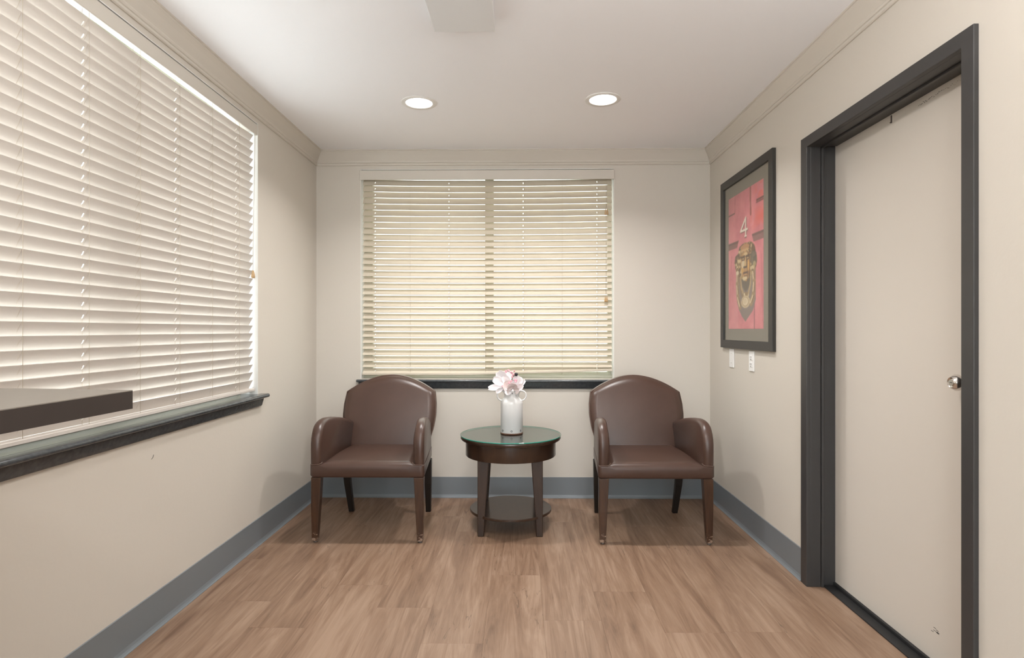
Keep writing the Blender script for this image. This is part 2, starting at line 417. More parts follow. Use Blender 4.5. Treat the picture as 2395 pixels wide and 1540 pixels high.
# left window: frame deep in the reveal
ya, yb, za, zb = LW
w1 = make_window('window_1', (XL, yb, za), [
    (-1.585, -1.535, ya, ya + .05, za, zb), (-1.585, -1.535, yb - .045, yb, za, zb), (-1.584, -1.536, ya, yb, za, za + .045),
    (-1.584, -1.536, ya, yb, zb - .045, zb), (-1.580, -1.540, 2.13, 2.185, za, zb)],
    [(-1.562, -1.558, ya + .05, 2.13, za + .045, zb - .045), (-1.562, -1.558, 2.185, yb - .045, za + .045, zb - .045)], 0)
xa, xb, za, zb = BW
w2 = make_window('window_2', (xa, YB, za), [
    (xa, xa + .062, 4.215, 4.262, za, zb), (xb - .030, xb, 4.215, 4.262, za, zb), (xa, xb, 4.216, 4.261, za, za + .042),
    (xa, xb, 4.216, 4.261, zb - .04, zb), (-.254, -.192, 4.218, 4.258, za, zb), (xa, xb, 4.195, 4.22, za, za + .022)],
    [(xa + .062, -.254, 4.238, 4.242, za + .042, zb - .04), (-.192, xb - .030, 4.238, 4.242, za + .042, zb - .04)], 1)
# white drywall returns
bm = bmesh.new(); ya, yb, za, zb = LW; t = .003
box(bm, XL - T, XL + .0005, yb - t, yb + .0002, za, zb); box(bm, XL - T, XL, ya, ya + t, za, zb); box(bm, XL - T, XL, ya, yb, zb - t, zb + .0002)
local(from_bm('window_reveal', bm, M['white'], w1), w1)
bm = bmesh.new(); xa, xb, za, zb = BW
box(bm, xb - t, xb, YB, YB + T, za, zb); box(bm, xa, xa + t, YB, YB + T, za, zb); box(bm, xa, xb, YB, YB + T, zb - t, zb)
local(from_bm('window_reveal', bm, M['white'], w2), w2)
# sills: rounded stool and apron
def nose(h, p, r=0.008):
    return [(p - r - .002, h)] + [(p - r + r * math.sin(a), h - r + r * math.cos(a)) for a in [math.pi * i / 8 for i in range(9)]]
bm = bmesh.new()
box(bm, XL - T + .002, XL + .002, LW[0] + t, LW[1] - t, LW[2] - .020, LW[2] + .001)
pr_ = [(0, LW[2] - .020)] + nose(LW[2] + .001, .048, .0105)[::-1] + [(0, LW[2] + .001)]
extrude_profile(bm, pr_, (XL, LW[0] - .04, 0), (XL, LW[1] + .042, 0), Vector((1, 0, 0)))
local(from_bm('window_sill', bm, M['sill'], w1, auto=35), w1)
bm = bmesh.new()
ap = [(0, -.045), (.012, -.045), (.016, -.040), (.019, -.028), (.024, -.012), (.026, 0), (0, 0)]
extrude_profile(bm, ap, (XL, LW[0] - .02, LW[2] - .020), (XL, LW[1] + .018, LW[2] - .020), Vector((1, 0, 0)))
local(from_bm('sill_apron', bm, M['sill'], w1, auto=50), w1)
bm = bmesh.new()
box(bm, BW[0] + t, BW[1] - t, YB - .002, YB + T - .002, BW[2] - .020, BW[2] - .004)
pr_ = [(0, BW[2] - .022)] + nose(BW[2] - .004, .040, .009)[::-1] + [(0, BW[2] - .004)]
extrude_profile(bm, pr_, (BW[0] - .022, YB, 0), (BW[1] + .022, YB, 0), Vector((0, -1, 0)))
local(from_bm('window_sill', bm, M['sill'], w2, auto=35), w2)
bm = bmesh.new()
extrude_profile(bm, ap, (BW[0] - .01, YB, BW[2] - .022), (BW[1] + .01, YB, BW[2] - .022), Vector((0, -1, 0)))
local(from_bm('sill_apron', bm, M['sill'], w2, auto=50), w2)
# unseen window added behind the camera for fill daylight
w3 = make_window('fill_window', (0, YF, FW[2]), [
    (FW[0], FW[0] + .06, YF - .1, YF - .04, FW[2], FW[3]), (FW[1] - .06, FW[1], YF - .1, YF - .04, FW[2], FW[3]),
    (FW[0], FW[1], YF - .099, YF - .041, FW[2], FW[2] + .06), (FW[0], FW[1], YF - .099, YF - .041, FW[3] - .06, FW[3]), (-.08, -.02, YF - .098, YF - .042, FW[2], FW[3])],
    [(FW[0] + .06, -.08, YF - .072, YF - .066, FW[2] + .06, FW[3] - .06), (-.02, FW[1] - .06, YF - .072, YF - .066, FW[2] + .06, FW[3] - .06)], 2)

# ------------------------------------------------------------------ blinds
SW, ST = 0.050, 0.0028
def slat_mesh(L, holes, sagf):
    """slat along local x, width along y; holes: x positions of route slots"""
    bm = bmesh.new()
    xs = sorted(set([0, L] + [L * i / 8 for i in range(1, 8)] + [h + s for h in holes for s in (-.0026, .0026)]))
    hy = .0075
    for a, b in zip(xs[:-1], xs[1:]):
        m_ = (a + b) / 2
        hole = any(abs(m_ - h) < .0026 for h in holes)
        for y0, y1 in (((-SW / 2, -hy), (hy, SW / 2)) if hole else ((-SW / 2, SW / 2),)):
            vs = box(bm, a, b, y0, y1, -ST / 2, ST / 2)
            for v in vs:
                v.co.z += sagf(v.co.x / L) 
    return bm
def make_blind(name, loc, rz, L, zs, tilt, cords, holes, lift, label, sag, rail_tilt, zrail, ztop, tas, front, vx, sm):
    r = empty(name, loc, label, 'blind', rz, group='cream slatted window blinds')
    tf = tilt if callable(tilt) else (lambda f: tilt)
    for k, z in enumerate(zs):
        st, ct = math.sin(tf(k / (len(zs) - 1))), math.cos(tf(k / (len(zs) - 1)))
        bm = slat_mesh(L, holes, lambda u: 0.0)
        rt = rail_tilt if k == 0 else 0
        for v in bm.verts:
            u = v.co.x / L; y, zz = v.co.y, v.co.z
            v.co.y = y * ct + zz * st; v.co.z = -y * st + zz * ct + sag(u, k / (len(zs) - 1)) + rt * max(0, (u - .5) * 2) * .8
        o = from_bm('slat', bm, sm, r); o.location = (0, 0, z)
    bm = bmesh.new(); n = 12
    rings = []
    for i in range(n + 1):
        u = i / n; dz = rail_tilt * max(0, (u - .40) / .6)
        rings.append([bm.verts.new((u * L, y, zz + dz)) for y, zz in ((-.024, -.006), (-.022, -.008), (.022, -.008), (.024, -.006), (.024, .004), (.022, .006), (-.022, .006), (-.024, .004))])
    for A, B in zip(rings[:-1], rings[1:]):
        for i in range(8): bm.faces.new((A[i], A[(i + 1) % 8], B[(i + 1) % 8], B[i]))
    bm.faces.new(rings[0][::-1]); bm.faces.new(rings[-1])
    o = from_bm('bottom_rail', bm, sm, r); o.location = (0, 0, zrail)
    boxo('headrail', (0.002, L - .002, -.020, .022, ztop - .042, ztop), M['valance'], r, bevel=.002)
    bm = bmesh.new(); v0, v1, vb, vt = vx
    box(bm, v0, v1, front, front + .008, vb, vt)
    box(bm, v0, v0 + .006, front + .008, front + .020, vb, vt); box(bm, v1 - .006, v1, front + .008, front + .020, vb, vt)
    from_bm('valance', bm, M['valance'], r, bevel=.0025)
    # ladders
    st, ct = math.sin(tf(.5)), math.cos(tf(.5)); hw = SW / 2 * ct + .001; hz = SW / 2 * st
    for c in cords:
        bm = bmesh.new(); u = c / L
        top = ztop - .03
        tube(bm, [(c, -hw - .0006, zrail), (c, -hw - .0012, (zrail + top) / 2), (c, -hw - .0006, top)], .0007, 4)
        tube(bm, [(c, hw + .0008, zrail), (c, hw + .0008, top)], .0007, 4)
        for k, z in enumerate(zs):
            s = sag(u, k / (len(zs) - 1))
            tube(bm, [(c - .004, -hw, z + s + hz - .0035), (c + .002, hw, z + s - hz - .0035)], .0005, 3)
        from_bm('ladder_cord', bm, M['cord'], r)
    for h in holes:
        bm = bmesh.new(); tube(bm, [(h - .001, 0, zrail), (h - .001, 0, ztop - .03)], .0006, 4)
        from_bm('lift_cord', bm, M['cord'], r)
    for (tx, tz, ln) in tas:
        bm = bmesh.new()
        for dx in (-.003, .003): tube(bm, [(tx + dx, front + .004, ztop - .03), (tx + dx * .6, -hw - .004, tz + .04)], .0007, 4)
        pc = from_bm('pull_cord', bm, M['cord'], r)
        for dx in (-.006, .006):
            bm = bmesh.new(); lathe(bm, [(0, .042), (.002, .042), (.003, .034), (.0065, .020), (.0075, .008), (.007, .001), (0, 0)], n=12)
            t_ = from_bm('tassel', bm, M['tassel'], r, smooth=True); t_.location = (tx + dx, -hw - .006 - ln, tz)
    return r

# left blind (local x = world +y, local +y = outwards)
L = 2.030; y0 = 1.150
zr = 0.854
zs = [.907 - .0235 - zr + .0427 * k for k in range(32)]
cords = [c - y0 for c in (1.168, 1.433, 1.698, 1.963, 2.230, 2.493, 2.760, 3.023)]
holes = [cords[i] - .012 for i in (1, 3, 5, 7)]
make_blind('window_blind', (-1.474, y0, zr), R(90), L, zs, lambda f: R(63.5 - 6 * f), cords, holes, None,
           'cream slatted blind lowered over the long window on the left wall', lambda u, f: .030 * max(0, f - .6) / .4 * (2 * u - 1.25) ** 2,
           0.0, 0.0, 2.304 - zr, [(L - .012, 1.462 - zr, .0)], -.034 + .0, (-.02, L + .012, 2.246 - zr, 2.304 - zr), M['slat_left'])
# back blind
x0 = -1.117; L = 0.6455 - x0; zr = .868
bt = lambda f: -R(41 + 21 * f)
zs = [.905 + .025 * math.sin(bt(k / 31)) - zr + .0431 * k for k in range(32)]
cords = [c - x0 for c in (-1.028, -.779, -.502, -.245, .024, .296, .546)]
holes = [cords[i] - .004 for i in (0, 2, 4, 6)]
make_blind('window_blind', (x0, 4.152, zr), 0, L, zs, bt, cords, holes, None,
           'cream slatted blind on the end wall behind the flower can, bottom rail hanging crooked', lambda u, f: .010 * f * (2 * u - 1) ** 2,
           .030, 0.0, 2.304 - zr, [(.603 - x0, 1.375 - zr, .0), (.606 - x0, 1.99 - zr, .0)], -.046, (x0 * 0 - .016, L + .012, 2.236 - zr, 2.303 - zr), M['slat'])

# ------------------------------------------------------------------ ceiling lights and cover
def downlight(x, y, label):
    r = empty('ceiling_light', (x, y, HC), label, 'ceiling light', group='round recessed ceiling lights')
    bm = bmesh.new(); lathe(bm, [(.072, -.001), (.074, -.005), (.092, -.0065), (.097, -.003), (.097, 0), (.072, 0), (.072, -.001)], n=56)
    from_bm('trim_ring', bm, M['ring'], r, auto=40)
    bm = bmesh.new(); lathe(bm, [(0, -.004), (.040, -.0038), (.0715, -.002), (.0715, 0), (0, 0)], n=48)
    from_bm('lens', bm, M['lens'], r, auto=40)
    l = area_lamp(x, y, LAMP); l.name = 'lamp_light'; 
    l.parent = r; l.location = (0, 0, -.012)
    return r
downlight(-.560, 3.232, 'round white recessed light in the ceiling above the left armchair')
downlight(.450, 3.200, 'round white recessed light in the ceiling above the right armchair')
# unseen dome lights added to brighten the upper walls and ceiling
for y, lb in ((1.30, 'added fill dome on the ceiling just in front of the camera, out of view'), (-.75, 'added fill dome on the ceiling behind the camera, out of view')):
    r = empty('fill_dome_light', (-.02, y, HC), lb, 'ceiling light')
    bm = bmesh.new(); lathe(bm, [(0, 0), (.165, 0), (.168, -.004), (.168, -.022), (.160, -.026), (0, -.026)], n=40); from_bm('base', bm, M['ring'], r, auto=40)
    bm = bmesh.new(); lathe(bm, [(.150 * math.cos(a), -.026 - .10 * math.sin(a)) for a in [math.pi / 2 * i / 10 for i in range(11)]], n=40); from_bm('dome', bm, M['dome'], r, smooth=True)
# unseen bowl uplights added beside the camera to brighten the ceiling
for sx, yy, pw in ((1, .80, UP), (-1, .30, UP * .7)):
    X_ = XR if sx > 0 else XL
    r = empty('fill_uplight', (X_, yy, 1.84), 'added half bowl fill uplight on the %s wall beside the camera, out of view' % ('right' if sx > 0 else 'left'), 'fill light')
    bm = bmesh.new(); N_ = 14; G = []
    for j in range(7):
        a = math.pi / 2 * j / 6; G.append([bm.verts.new((-sx * .13 * math.sin(a) * math.sin(math.pi * i / N_), .15 * math.sin(a) * math.cos(math.pi * i / N_), -.11 * math.cos(a))) for i in range(N_ + 1)])
    for a, b in zip(G[:-1], G[1:]):
        for i in range(N_): bm.faces.new((a[i], a[i + 1], b[i + 1], b[i]))
    bmesh.ops.remove_doubles(bm, verts=bm.verts, dist=1e-5)
    o = from_bm('bowl', bm, M['ring'], r, smooth=True); o.modifiers.new('wall', 'SOLIDIFY').thickness = .004
    l = area_lamp(0, 0, pw, r=.05); l.name = 'uplight'; l.data.spread = R(180); l.parent = r; l.location = (-sx * .062, 0, -.012); l.rotation_euler = (R(180), 0, 0)
o = boxo('ceiling_cover', (-.350, -.103, 1.80, 2.372, HC - .050, HC), M['panelw'], bevel=.003)
tag(o, 'flat white rectangular cover box mounted on the ceiling', 'ceiling panel')

# ------------------------------------------------------------------ picture on the right wall
pf = empty('framed_picture', (XR, 3.455, 1.6), 'black framed print of a pink door with a brass head knocker and number 4', 'picture')
pa, pb, pz0, pz1, px = 3.062, 3.848, 1.066, 2.128, 1.308
bw = .050
bm = bmesh.new()
O_ = [(pa, pz0), (pb, pz0), (pb, pz1), (pa, pz1)]; I_ = [(pa + bw, pz0 + bw), (pb - bw, pz0 + bw), (pb - bw, pz1 - bw), (pa + bw, pz1 - bw)]
R4 = [[bm.verts.new((x, y, z)) for y, z in Q] for x, Q in ((px, O_), (px, I_), (XR, I_), (XR, O_))]
for a, b in zip(R4, R4[1:] + R4[:1]):
    for i in range(4): bm.faces.new((a[i], a[(i + 1) % 4], b[(i + 1) % 4], b[i]))
local(from_bm('frame', bm, M['pframe'], pf, bevel=.0015), pf)
local(boxo('mat_board', (1.3205, XR - .001, pa + bw - .002, pb - bw + .002, pz0 + bw - .002, pz1 - bw + .002), M['matboard'], pf), pf)
# the print, painted as a grid of coloured cells
NX, NZ = 130, 300
aa, bb = np.meshgrid((np.arange(NX) + .5) / NX, (np.arange(NZ) + .5) / NZ)
def lin(c): c = np.array(c) / 255.0; return np.where(c <= .04045, c / 12.92, ((c + .055) / 1.055) ** 2.4)
def noise(sc, seed):
    rg = np.random.RandomState(seed); gx, gz = int(sc) + 2, int(sc * 1.5) + 2
    G = rg.rand(gz, gx); X = aa * (gx - 1.001); Z = bb * (gz - 1.001)
    i, j = X.astype(int), Z.astype(int); fx_, fz = X - i, Z - j; fx_ = fx_ * fx_ * (3 - 2 * fx_); fz = fz * fz * (3 - 2 * fz)
    return (G[j, i] * (1 - fx_) + G[j, i + 1] * fx_) * (1 - fz) + (G[j + 1, i] * (1 - fx_) + G[j + 1, i + 1] * fx_) * fz
img = np.zeros((NZ, NX, 3)); img[:] = (216, 132, 142)
img += (noise(6, 1)[..., None] - .5) * np.array([22, 26, 22]) + (noise(24, 2)[..., None] - .5) * 10
def poly(pts):
    ins = np.zeros(aa.shape, bool); n = len(pts)
    for i in range(n):
        (x1, y1), (x2, y2) = pts[i], pts[(i + 1) % n]
        if y1 == y2: continue
        c = ((bb > y1) != (bb > y2)) & (aa < (x2 - x1) * (bb - y1) / (y2 - y1) + x1); ins ^= c
    return ins
def fill(mask, col, al=1.0): img[mask] = img[mask] * (1 - al) + np.array(col) * al
def ell(cx, cz, rx, rz): return ((aa - cx) / rx) ** 2 + ((bb - cz) / rz) ** 2 < 1
def line(x1, y1, x2, y2, wd):
    # thickness in a units, print is .532 x .816
    X, Z = aa, bb * 1.534; z1, z2 = y1 * 1.534, y2 * 1.534
    dx, dz = x2 - x1, z2 - z1; t = np.clip(((X - x1) * dx + (Z - z1) * dz) / (dx * dx + dz * dz + 1e-9), 0, 1)
    return np.hypot(X - x1 - t * dx, Z - z1 - t * dz) < wd
# flaking orange blush on the upper right
blush = np.clip(1 - np.hypot((aa - .95) / .42, (bb - .24) / .10), 0, 1) + np.clip(1 - np.hypot((aa - .95) / .25, (bb - .06) / .10), 0, 1)
img += (np.clip(blush, 0, 1) * (noise(14, 5) > .42))[..., None] * (np.array([226, 108, 98]) - img) * .8
# door panels
fill(line(.212, 0, .20, .13, .006), (176, 92, 100)); fill(line(.655, 0, .665, .195, .018), (158, 86, 84)); fill(line(.69, 0, .69, .19, .006), (222, 150, 158))
fill(line(0, .133, .19, .133, .010), (120, 76, 76)); fill(line(0, .139, .19, .139, .004), (214, 140, 148))
fill(line(.825, .120, 1, .120, .010), (120, 76, 76)); fill(line(.815, .135, 1, .135, .006), (128, 84, 84))
fill(line(.30, .10, .30, .22, .003), (196, 112, 122))
fill(poly([(0, .350), (.32, .350), (.27, .395), (0, .395)]), (140, 94, 92)); fill(poly([(0, .348), (.32, .348), (.30, .362), (0, .362)]), (112, 74, 72))
fill(poly([(.70, .342), (1, .342), (1, .395), (.74, .395)]), (148, 104, 104)); fill(poly([(.70, .340), (1, .340), (1, .355), (.71, .355)]), (116, 80, 78))
fill(line(.10, .45, .045, .75, .006), (190, 100, 112)); fill(line(.945, .50, .985, 1, .008), (196, 112, 122)); fill(line(.765, .62, .765, 1, .014), (160, 96, 106))
fill(poly([(.20, .42), (.30, .42), (.30, 1), (.17, 1)]), (222, 150, 160), .35)
# cast shadow under the knocker
fill(poly([(.27, .62), (.80, .58), (.80, .80), (.73, .87), (.62, .91), (.52, .948), (.42, .91), (.33, .86), (.27, .80)]), (134, 122, 118), .95)
# the head: hair, face, garlands, ring
hair = poly([(.34, .40), (.42, .386), (.50, .380), (.58, .386), (.64, .384), (.72, .398), (.78, .43), (.80, .478), (.84, .52), (.82, .56), (.78, .60), (.70, .61), (.665, .65),
             (.60, .70), (.53, .72), (.45, .69), (.40, .64), (.34, .625), (.25, .60), (.22, .55), (.19, .50), (.22, .46), (.30, .445)])
fill(hair, (112, 84, 58))
n1 = noise(30, 9); n2 = noise(44, 11)
img[hair & (n1 > .50)] = (168, 138, 96); img[hair & (n1 > .70)] = (214, 190, 150); img[hair & (n2 < .22)] = (58, 46, 38)
fill(ell(.74, .505, .09, .050), (104, 94, 82), .8); fill(ell(.765, .55, .045, .020), (196, 176, 130), .7)
fill(ell(.50, .412, .13, .022), (186, 136, 92)); fill(ell(.50, .432, .12, .010), (206, 164, 116))
face = poly([(.40, .457), (.46, .445), (.54, .443), (.62, .455), (.66, .49), (.655, .54), (.645, .59), (.60, .640), (.54, .662), (.47, .645), (.41, .60), (.385, .54), (.385, .49)])
fill(face, (186, 142, 92)); fill(face & (aa > .56), (150, 108, 66)); fill(ell(.45, .535, .05, .032), (216, 196, 164)); fill(ell(.60, .545, .022, .045), (222, 172, 96))
fill(ell(.52, .465, .06, .014), (216, 186, 140)); fill(ell(.50, .635, .07, .014), (218, 196, 158)); fill(ell(.43, .575, .03, .02), (206, 158, 84))
for ex in (.452, .585):
    fill(ell(ex, .494, .048, .013), (84, 56, 36)); fill(ell(ex, .494, .030, .006), (196, 164, 120)); fill(line(ex - .05, .480, ex + .045, .477, .010), (92, 64, 42))
fill(poly([(.505, .49), (.535, .49), (.555, .552), (.48, .552)]), (204, 168, 118)); fill(line(.545, .49, .560, .55, .010), (104, 72, 46)); fill(line(.47, .556, .56, .556, .010), (76, 52, 36))
fill(line(.465, .598, .575, .598, .012), (88, 54, 36)); fill(line(.485, .608, .555, .608, .009), (196, 150, 100)); fill(line(.48, .620, .56, .620, .006), (110, 76, 50))
chin = poly([(.39, .632), (.47, .652), (.56, .665), (.66, .62), (.66, .66), (.60, .715), (.52, .735), (.44, .70)]); fill(chin, (104, 92, 78))
for s, pts in ((0, [(.285, .60), (.275, .68), (.300, .77), (.36, .832)]), (1, [(.735, .60), (.760, .68), (.735, .77), (.675, .815)])):
    for (p, q) in zip(pts[:-1], pts[1:]):
        fill(line(*p, *q, .044), (164, 136, 104)); fill(line(p[0] - .016, p[1], q[0] - .016, q[1], .012), (222, 200, 170)); fill(line(p[0] + .020, p[1], q[0] + .020, q[1], .008), (122, 96, 70))
for pts, c, wd in (([(.375, .625), (.40, .70), (.47, .755), (.53, .775), (.60, .75), (.655, .69), (.675, .60)], (184, 156, 116), .018), ([(.35, .63), (.37, .71), (.44, .78)], (146, 120, 88), .014)):
    for p, q in zip(pts[:-1], pts[1:]): fill(line(*p, *q, wd), c)
fill(ell(.28, .585, .045, .016), (222, 206, 180)); fill(ell(.71, .575, .055, .018), (206, 186, 150)); fill(ell(.71, .590, .035, .006), (120, 94, 66))
fill(ell(.52, .755, .075, .020), (150, 122, 86)); fill(ell(.485, .752, .02, .011), (220, 204, 172)); fill(ell(.60, .762, .02, .011), (204, 186, 150))
fill(ell(.52, .806, .125, .045), (206, 184, 152)); fill(ell(.52, .806, .095, .034), (182, 156, 124)); fill(ell(.515, .804, .078, .028), (224, 206, 180)); fill(ell(.50, .800, .05, .018), (214, 194, 166))
# number 4 with its shadow
for dx, dz, c in ((.012, .006, (126, 84, 84)), (0, 0, (236, 226, 214))):
    fill(line(.522 + dx, .205 + dz, .385 + dx, .281 + dz, .015), c); fill(line(.372 + dx, .288 + dz, .570 + dx, .288 + dz, .014), c); fill(line(.522 + dx, .205 + dz, .522 + dx, .333 + dz, .018), c)
fill(line(.50, .335, .545, .336, .012), (236, 226, 214)); fill(line(.50, .343, .55, .344, .005), (120, 80, 80))
for _ in range(2):
    p_ = np.pad(img, ((1, 1), (1, 1), (0, 0)), 'edge'); img = (p_[1:-1, 1:-1] * 2 + p_[:-2, 1:-1] + p_[2:, 1:-1] + p_[1:-1, :-2] + p_[1:-1, 2:]) / 6
img += (np.random.RandomState(4).rand(NZ, NX, 1) - .5) * 8
img = (img - 128) * 1.14 + 124
img = lin(np.clip(img, 0, 255))
W_, H_ = .532, .818; ytop, zt = 3.730, 2.004
vx = []; 
for j in range(NZ + 1):
    for i in range(NX + 1): vx.append((1.3198, ytop - W_ * i / NX, zt - H_ * j / NZ))
fs = [(j * (NX + 1) + i, (j + 1) * (NX + 1) + i, (j + 1) * (NX + 1) + i + 1, j * (NX + 1) + i + 1) for j in range(NZ) for i in range(NX)]
me = bpy.data.meshes.new('print'); me.from_pydata(vx, [], fs)
ca = me.color_attributes.new('print_colour', 'FLOAT_COLOR', 'CORNER')
buf = np.ones((NX * NZ, 4, 4), np.float32); buf[:, :, :3] = img.reshape(-1, 1, 3)
ca.data.foreach_set('color', buf.ravel())
pm = bpy.data.materials.new('printed_paper'); pm.use_nodes = True
an = node(pm.node_tree, 'ShaderNodeAttribute', attribute_name='print_colour')
pm.node_tree.links.new(an.outputs['Color'], pm.node_tree.nodes['Principled BSDF'].inputs['Base Color'])
pm.node_tree.nodes['Principled BSDF'].inputs['Roughness'].default_value = .6
local(link('print', me, pm, pf), pf)
local(boxo('glass', (1.3165, 1.3180, pa + bw - .002, pb - bw + .002, pz0 + bw - .002, pz1 - bw + .002), M['pane'], pf), pf)

# ------------------------------------------------------------------ wall plates
def plate(y, zc_, kind, label):
    r = empty(kind, (XR, y, zc_), label, 'outlet' if kind == 'wall_outlet' else 'wall plate')
    boxo('cover_plate', (-.006, 0, -.036, .036, -.058, .058), M['plate'], r, bevel=.002)
    if kind == 'wall_outlet':
        for s in (-1, 1):
            f = boxo('socket', (-.0085, -.005, -.017, .017, s * .020 - .014, s * .020 + .014), M['plate'], r, bevel=.003)
            bm = bmesh.new()
            for q in (-.007, .007): box(bm, -.0092, -.0080, q - .0012, q + .0012, s * .020 - .001, s * .020 + .008)
            box(bm, -.0092, -.0080, -.003, .003, s * .020 - .011, s * .020 - .006)
            from_bm('slot', bm, M['slot'], f)
    else:
        for q in (-.030, .030): boxo('plate_screw', (-.0072, -.005, -.0025, .0025, q - .0025, q + .0025), M['chrome'], r)
    return r
plate(3.690, 1.003, 'blank_plate', 'blank white wall plate half hidden below the framed picture')
plate(3.374, 1.000, 'wall_outlet', 'white duplex outlet below the framed picture, nearer the door')

# ------------------------------------------------------------------ reception counter
ct = empty('reception_counter', (-1.05, .5, 0), 'brown edged counter corner jutting in before the left window', 'counter')
bm = bmesh.new()
pts = [(-1.412, 1.112), (-.984, 1.094), (-.848, 1.078), (-.708, 1.060), (-.716, .80), (-.735, -.55), (-1.412, -.55)]
for za_, zb_, mi in ((1.036, 1.0685, 1), (1.0685, 1.070, 0)):
    A = [bm.verts.new((x, y, za_)) for x, y in pts]; B = [bm.verts.new((x, y, zb_)) for x, y in pts]
    bm.faces.new(A[::-1]).material_index = 1; bm.faces.new(B).material_index = mi
    for i in range(len(pts)): bm.faces.new((A[i], A[(i + 1) % len(pts)], B[(i + 1) % len(pts)], B[i])).material_index = mi
o = from_bm('countertop', bm, [M['counter_top'], M['counter_edge']], ct); o.location = -ct.location
o = boxo('counter_body', (-1.40, -.80, -.5, .72, 0, 1.036), M['counter_body'], ct, bevel=.003); o.location = -ct.location

# ------------------------------------------------------------------ side table
TX, TY = -.058, 3.520
tb = empty('side_table', (TX, TY, 0), 'round dark wood side table with glass top between the two armchairs', 'table')
bm = bmesh.new(); lathe(bm, [(0, .526), (.285, .526), (.296, .529), (.300, .535), (.300, .545), (.297, .550), (0, .550)], n=72)
from_bm('tabletop', bm, M['espresso'], tb, auto=40)
bm = bmesh.new()
lathe(bm, [(0, .5502), (.3015, .5502)], n=72, mi=0); lathe(bm, [(.3015, .5502), (.3028, .5515), (.3028, .5550), (.3015, .5562)], n=72, mi=1); lathe(bm, [(.3015, .5562), (0, .5562)], n=72, mi=0)
o = from_bm('glass_top', bm, [M['tglass'], M['gedge']], tb); o['label'] = 'clear glass disc with a green edge'
bm = bmesh.new(); lathe(bm, [(.255, .434), (.268, .434), (.270, .437), (.270, .526), (.255, .526), (.255, .434)], n=72)
from_bm('apron', bm, M['espresso'], tb, auto=40)
bm = bmesh.new(); lathe(bm, [(0, .100), (.240, .100), (.244, .103), (.244, .113), (.241, .116), (0, .116)], n=72)
from_bm('shelf', bm, M['espresso'], tb, auto=40)
for sx in (-1, 1):
    for sy in (-1, 1):
        bm = bmesh.new(); ox, oy = sx * .186, sy * .186
        rings = []
        for z, a in ((0, .036), (.12, .043), (.30, .056), (.46, .066), (.526, .066)):
            b_ = a * .9
            rings.append([bm.verts.new((ox - sx * u * a, oy - sy * v * b_, z)) for u, v in ((0, 0), (1, 0), (1, 1), (0, 1))])
        for A, B in zip(rings[:-1], rings[1:]):
            for i in range(4): bm.faces.new((A[i], A[(i + 1) % 4], B[(i + 1) % 4], B[i]))
        bm.faces.new(rings[0]); bm.faces.new(rings[-1])
        from_bm('leg', bm, M['espresso_leg'], tb, bevel=.004)

# ------------------------------------------------------------------ milk can vase with flowers
VX, VY, VZ = -.052, 3.535, .5562
vs = empty('milk_can_vase', (VX, VY, VZ), 'white enamel milk can vase with ring handles on the glass table top', 'vase')
bm = bmesh.new()
lathe(bm, [(0, .006), (.064, .006), (.067, .008), (.067, .180), (.066, .190), (.060, .202), (.052, .210), (.047, .216), (.045, .224), (.046, .236), (.052, .250), (.056, .256),
           (.058, .257), (.057, .260), (.053, .259), (.043, .236), (.042, .222), (.055, .200), (.062, .180), (.062, .012), (0, .012)], n=56)
from_bm('body', bm, M['enamel'], vs, smooth=True)
bm = bmesh.new(); lathe(bm, [(0, 0), (.066, 0), (.0685, .002), (.0685, .006), (.066, .008), (0, .008)], n=56)
o = from_bm('base_rim', bm, M['rust'], vs, auto=40); o['label'] = 'rusty bottom rim'
for s in (-1, 1):
    bm = bmesh.new()
    tube(bm, [(s * (.060 + .027 * math.cos(a)), -.006, .228 + .029 * math.sin(a)) for a in [2 * math.pi * i / 28 for i in range(28)]], .0042, 8, closed=True)
    from_bm('handle', bm, M['enamel'], vs, smooth=True)
for ang in (-90, -38, -142):
    a = R(ang); c = Vector((.0675 * math.cos(a), .0675 * math.sin(a), .022)); tx = Vector((-math.sin(a), math.cos(a), 0))
    bm = bmesh.new(); tube(bm, [c + tx * .0048 * math.cos(q) + Vector((0, 0, .0048 * math.sin(q))) for q in [2 * math.pi * i / 12 for i in range(12)]], .0013, 5, closed=True)
    o = from_bm('ring_dent', bm, M['slot'], vs); o['label'] = 'dark ring mark near the base'
rs = random.Random(5)
for (ang, z, s) in ((-85, .243, .0035), (-60, .238, .002), (-58, .228, .0025), (-100, .250, .0025), (-72, .2555, .003)):
    a = R(ang); rr = .0468 + max(0, z - .236) * .5
    bm = bmesh.new()
    if 1:
        m_ = Matrix.Translation((rr * math.cos(a) + rs.uniform(-.002, .002), rr * math.sin(a), z + rs.uniform(-.003, .003))) @ Matrix.Diagonal((s, s * .5, s, 1))
        bmesh.ops.create_icosphere(bm, subdivisions=1, radius=1, matrix=m_)
    o = from_bm('chip', bm, M['slot'], vs); o['label'] = 'dark chip in the enamel'

